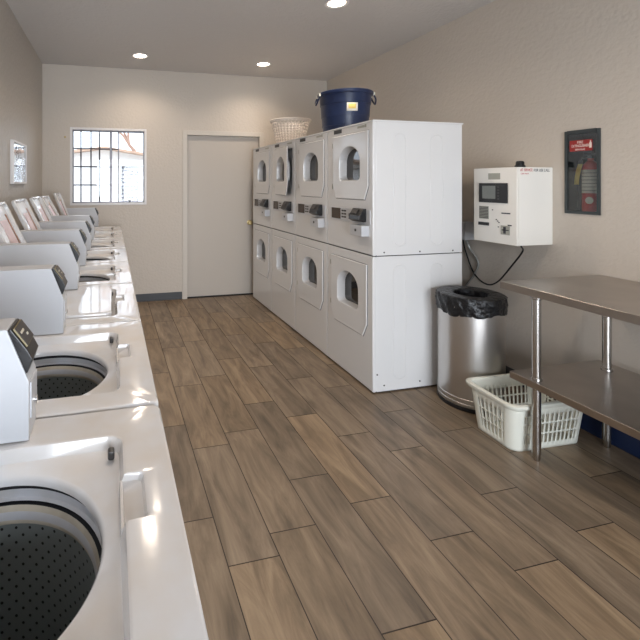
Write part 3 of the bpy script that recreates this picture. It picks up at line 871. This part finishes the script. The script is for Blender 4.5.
bm = B(); lathe(bm, [(.0435, .115), (.0437, .116), (.0437, .262), (.0435, .263)], 32); obj('paper_label', bm, M['paper'], ex)
bm = B()
for i in range(6): lathe(bm, [(.0439, .13+i*.022), (.044, .131+i*.022), (.044, .134+i*.022), (.0439, .135+i*.022)], 32)
obj('label_print', bm, M['grille'], ex)
bm = B(); lathe(bm, [(.0001, 0), (.028, 0), (.028, .001), (.0001, .001)], 20); s = obj('round_label', bm, M['paper'], ex, loc=(-.0437*.90, -.0437*.42, .07), rot=(0, -PI/2, math.radians(25))); s.scale = (.8, .7, 1)
bm = B(); box(bm, -.012, .012, -.014, .014, .332, .36, bev=.003); box(bm, -.008, .008, -.03, .04, .362, .370, bev=.003); box(bm, -.006, .006, -.02, .04, .385, .395, bev=.003); box(bm, -.006, .006, -.022, -.010, .355, .395, bev=.002)
obj('valve_handle', bm, M['blackpl'], ex)
bm = B(); tube(bm, spline([(-.01, .015, .345), (-.02, .045, .33), (-.02, .058, .25), (-.015, .060, .15), (-.01, .058, .05)], 6), .007, 10); obj('hose', bm, M['blackpl'], ex)
bm = B(); tube(bm, [(-.01, .058, .07), (-.01, .058, .02)], [.009, .013], 12); obj('nozzle', bm, M['cabsteel'], ex)
bm = B(); rows_ = [[Vector((-.048-.004*math.sin(k*.5), y+.012*(1-k/5)**2*(-1)+.002*k, .30-k*.026)) for y in (.024, .036, .052)] for k in range(6)]
loft(bm, rows_, 0, False); tg = obj('inspection_tag', bm, M['yellow'], ex); solid(tg, .001)

# ------------------------------------------------------------------ framed glass on the left wall
pf = empty('picture_frame', (XL, 3.93, 1.64), 'small white framed glass panel on the left wall above washers', 'picture')
bm = B()
for b in ((0, .028, -.27, -.252, -.18, .18), (0, .028, .252, .27, -.18, .18), (0, .028, -.252, .252, -.18, -.162), (0, .028, -.252, .252, .162, .18)): box(bm, *b, bev=.003)
obj('frame', bm, M['whitetrim'], pf)
obj('glass', box(B(), .008, .012, -.25, .25, -.164, .164), M['mirror'], pf, rot=(0, 0, math.radians(-2.2)))

# ------------------------------------------------------------------ outside
struct(obj('ground', box(B(), -25, 25, -25, 30, -.5, -.13), M['concrete']))
nb = empty('neighbouring_building', (0, 8.2, -.13), 'pale stucco building with louvered vent seen through the barred window', 'building')
bm = B(); prism(bm, [(-5, 0), (5, 0), (5, 1.50), (-.15, 2.24), (-5, 1.50)], 'y', 0, 3); obj('building_wall', bm, M['stucco'], nb)
bm = B()
prism(bm, [(-.15, 2.285), (5.2, 1.52), (5.2, 1.475), (-.15, 2.24)], 'y', -.25, 3.1); prism(bm, [(-.15, 2.285), (-5.2, 1.56), (-5.2, 1.515), (-.15, 2.24)], 'y', -.25, 3.1)
obj('roof', bm, M['fascia'], nb)
bm = B(); vx0, vx1, vz0, vz1 = .155, .495, 1.22, 1.91
for b in ((vx0, vx0+.03, vz0, vz1), (vx1-.03, vx1, vz0, vz1), (vx0+.03, vx1-.03, vz0, vz0+.03), (vx0+.03, vx1-.03, vz1-.03, vz1)): box(bm, b[0], b[1], -.03, 0, b[2], b[3])
for i in range(9):
    z = vz0+.05+i*.073
    box(bm, vx0+.03, vx1-.03, -.04, .0, -.005, .005, mtx=Matrix.Translation((0, 0, z)) @ Matrix.Rotation(math.radians(35), 4, 'X'))
obj('louvered_vent', bm, M['louver'], nb)
tree = empty('bare_tree', (1.2, 14, -.13), 'pale tree with thin branches beyond neighbouring roof', 'tree')
bm = B(); tips = []
def branch(p, d, L_, r_, k):
    q = p+d*L_; tube(bm, [p, (p+q)/2+Vector((random.uniform(-.04, .04),)*3)*L_, q], [r_, r_*.85, r_*.7], 6)
    if k == 0: tips.append(q); return
    for _ in range(3):
        e = (d+Vector((random.uniform(-.8, .8), random.uniform(-.8, .8), random.uniform(-.1, .6)))).normalized()
        branch(q, e, L_*.72, r_*.62, k-1)
branch(Vector((0, 0, 0)), Vector((0, 0, 1)), 1.9, .13, 4)
obj('trunk', bm, M['bark'], tree)
bm = B()
for q in tips:
    for _ in range(10):
        c = q+Vector([random.gauss(0, .16) for _ in range(3)]); a = Vector([random.uniform(-1, 1) for _ in range(3)]).normalized()*.07
        b2 = a.cross(Vector((random.random(), random.random(), 1))).normalized()*.035
        vs = [bm.verts.new(v) for v in (c-a, c+b2, c+a, c-b2)]; bm.faces.new(vs)
fo = obj('foliage', bm, M['leafp'], tree, fin=False); fo['kind'] = 'stuff'

# ------------------------------------------------------------------ light
w = bpy.data.worlds.new('sky'); scene.world = w; w.use_nodes = True
bg = w.node_tree.nodes['Background']; bg.inputs[0].default_value = (.78, .88, 1.0, 1); bg.inputs[1].default_value = 3.0
sun = bpy.data.lights.new('sun', 'SUN'); sun.energy = 1.0; sun.angle = math.radians(1); sun.color = (1, .96, .9)
so = bpy.data.objects.new('sun', sun); LK(so); so.rotation_euler = (math.radians(38), 0, math.radians(-50))
def portal(name, x0, x1, z0, z1, y, rx):
    L = bpy.data.lights.new(name, 'AREA'); L.shape = 'RECTANGLE'; L.size = x1-x0; L.size_y = z1-z0
    L.cycles.is_portal = True
    o = bpy.data.objects.new(name, L); LK(o); o.location = ((x0+x1)/2, y, (z0+z1)/2); o.rotation_euler = (rx, 0, 0)
portal('daylight_back', WX0, WX1, WZ0, WZ1, YB+TH+.01, -PI/2)
portal('daylight_front', RX0, RX1, 0, RZ1, YR-TH-.01, PI/2)

L = bpy.data.lights.new('daylight', 'AREA'); L.shape = 'RECTANGLE'; L.size = RX1-RX0-.1; L.size_y = RZ1-.1
L.energy = 160; L.color = (.86, .92, 1)
o = bpy.data.objects.new('daylight', L); LK(o); o.location = ((RX0+RX1)/2, YR-TH-.03, RZ1/2); o.rotation_euler = (PI/2, 0, 0)

# ------------------------------------------------------------------ camera
cam = bpy.data.cameras.new('camera'); co = bpy.data.objects.new('camera', cam); LK(co)
scene.camera = co
yaw = math.atan(98/420)
co.location = (0, 0, 1.46); co.rotation_euler = (PI/2, 0, -yaw)
cam.sensor_width = 36; cam.lens = 420/640*36
cam.shift_x = (320-210)/640; cam.shift_y = -(320-184)/640
cam.clip_start = .02
scene.view_settings.view_transform = 'Standard'; scene.view_settings.look = 'None'
scene.view_settings.gamma = 1; scene.view_settings.exposure = .26
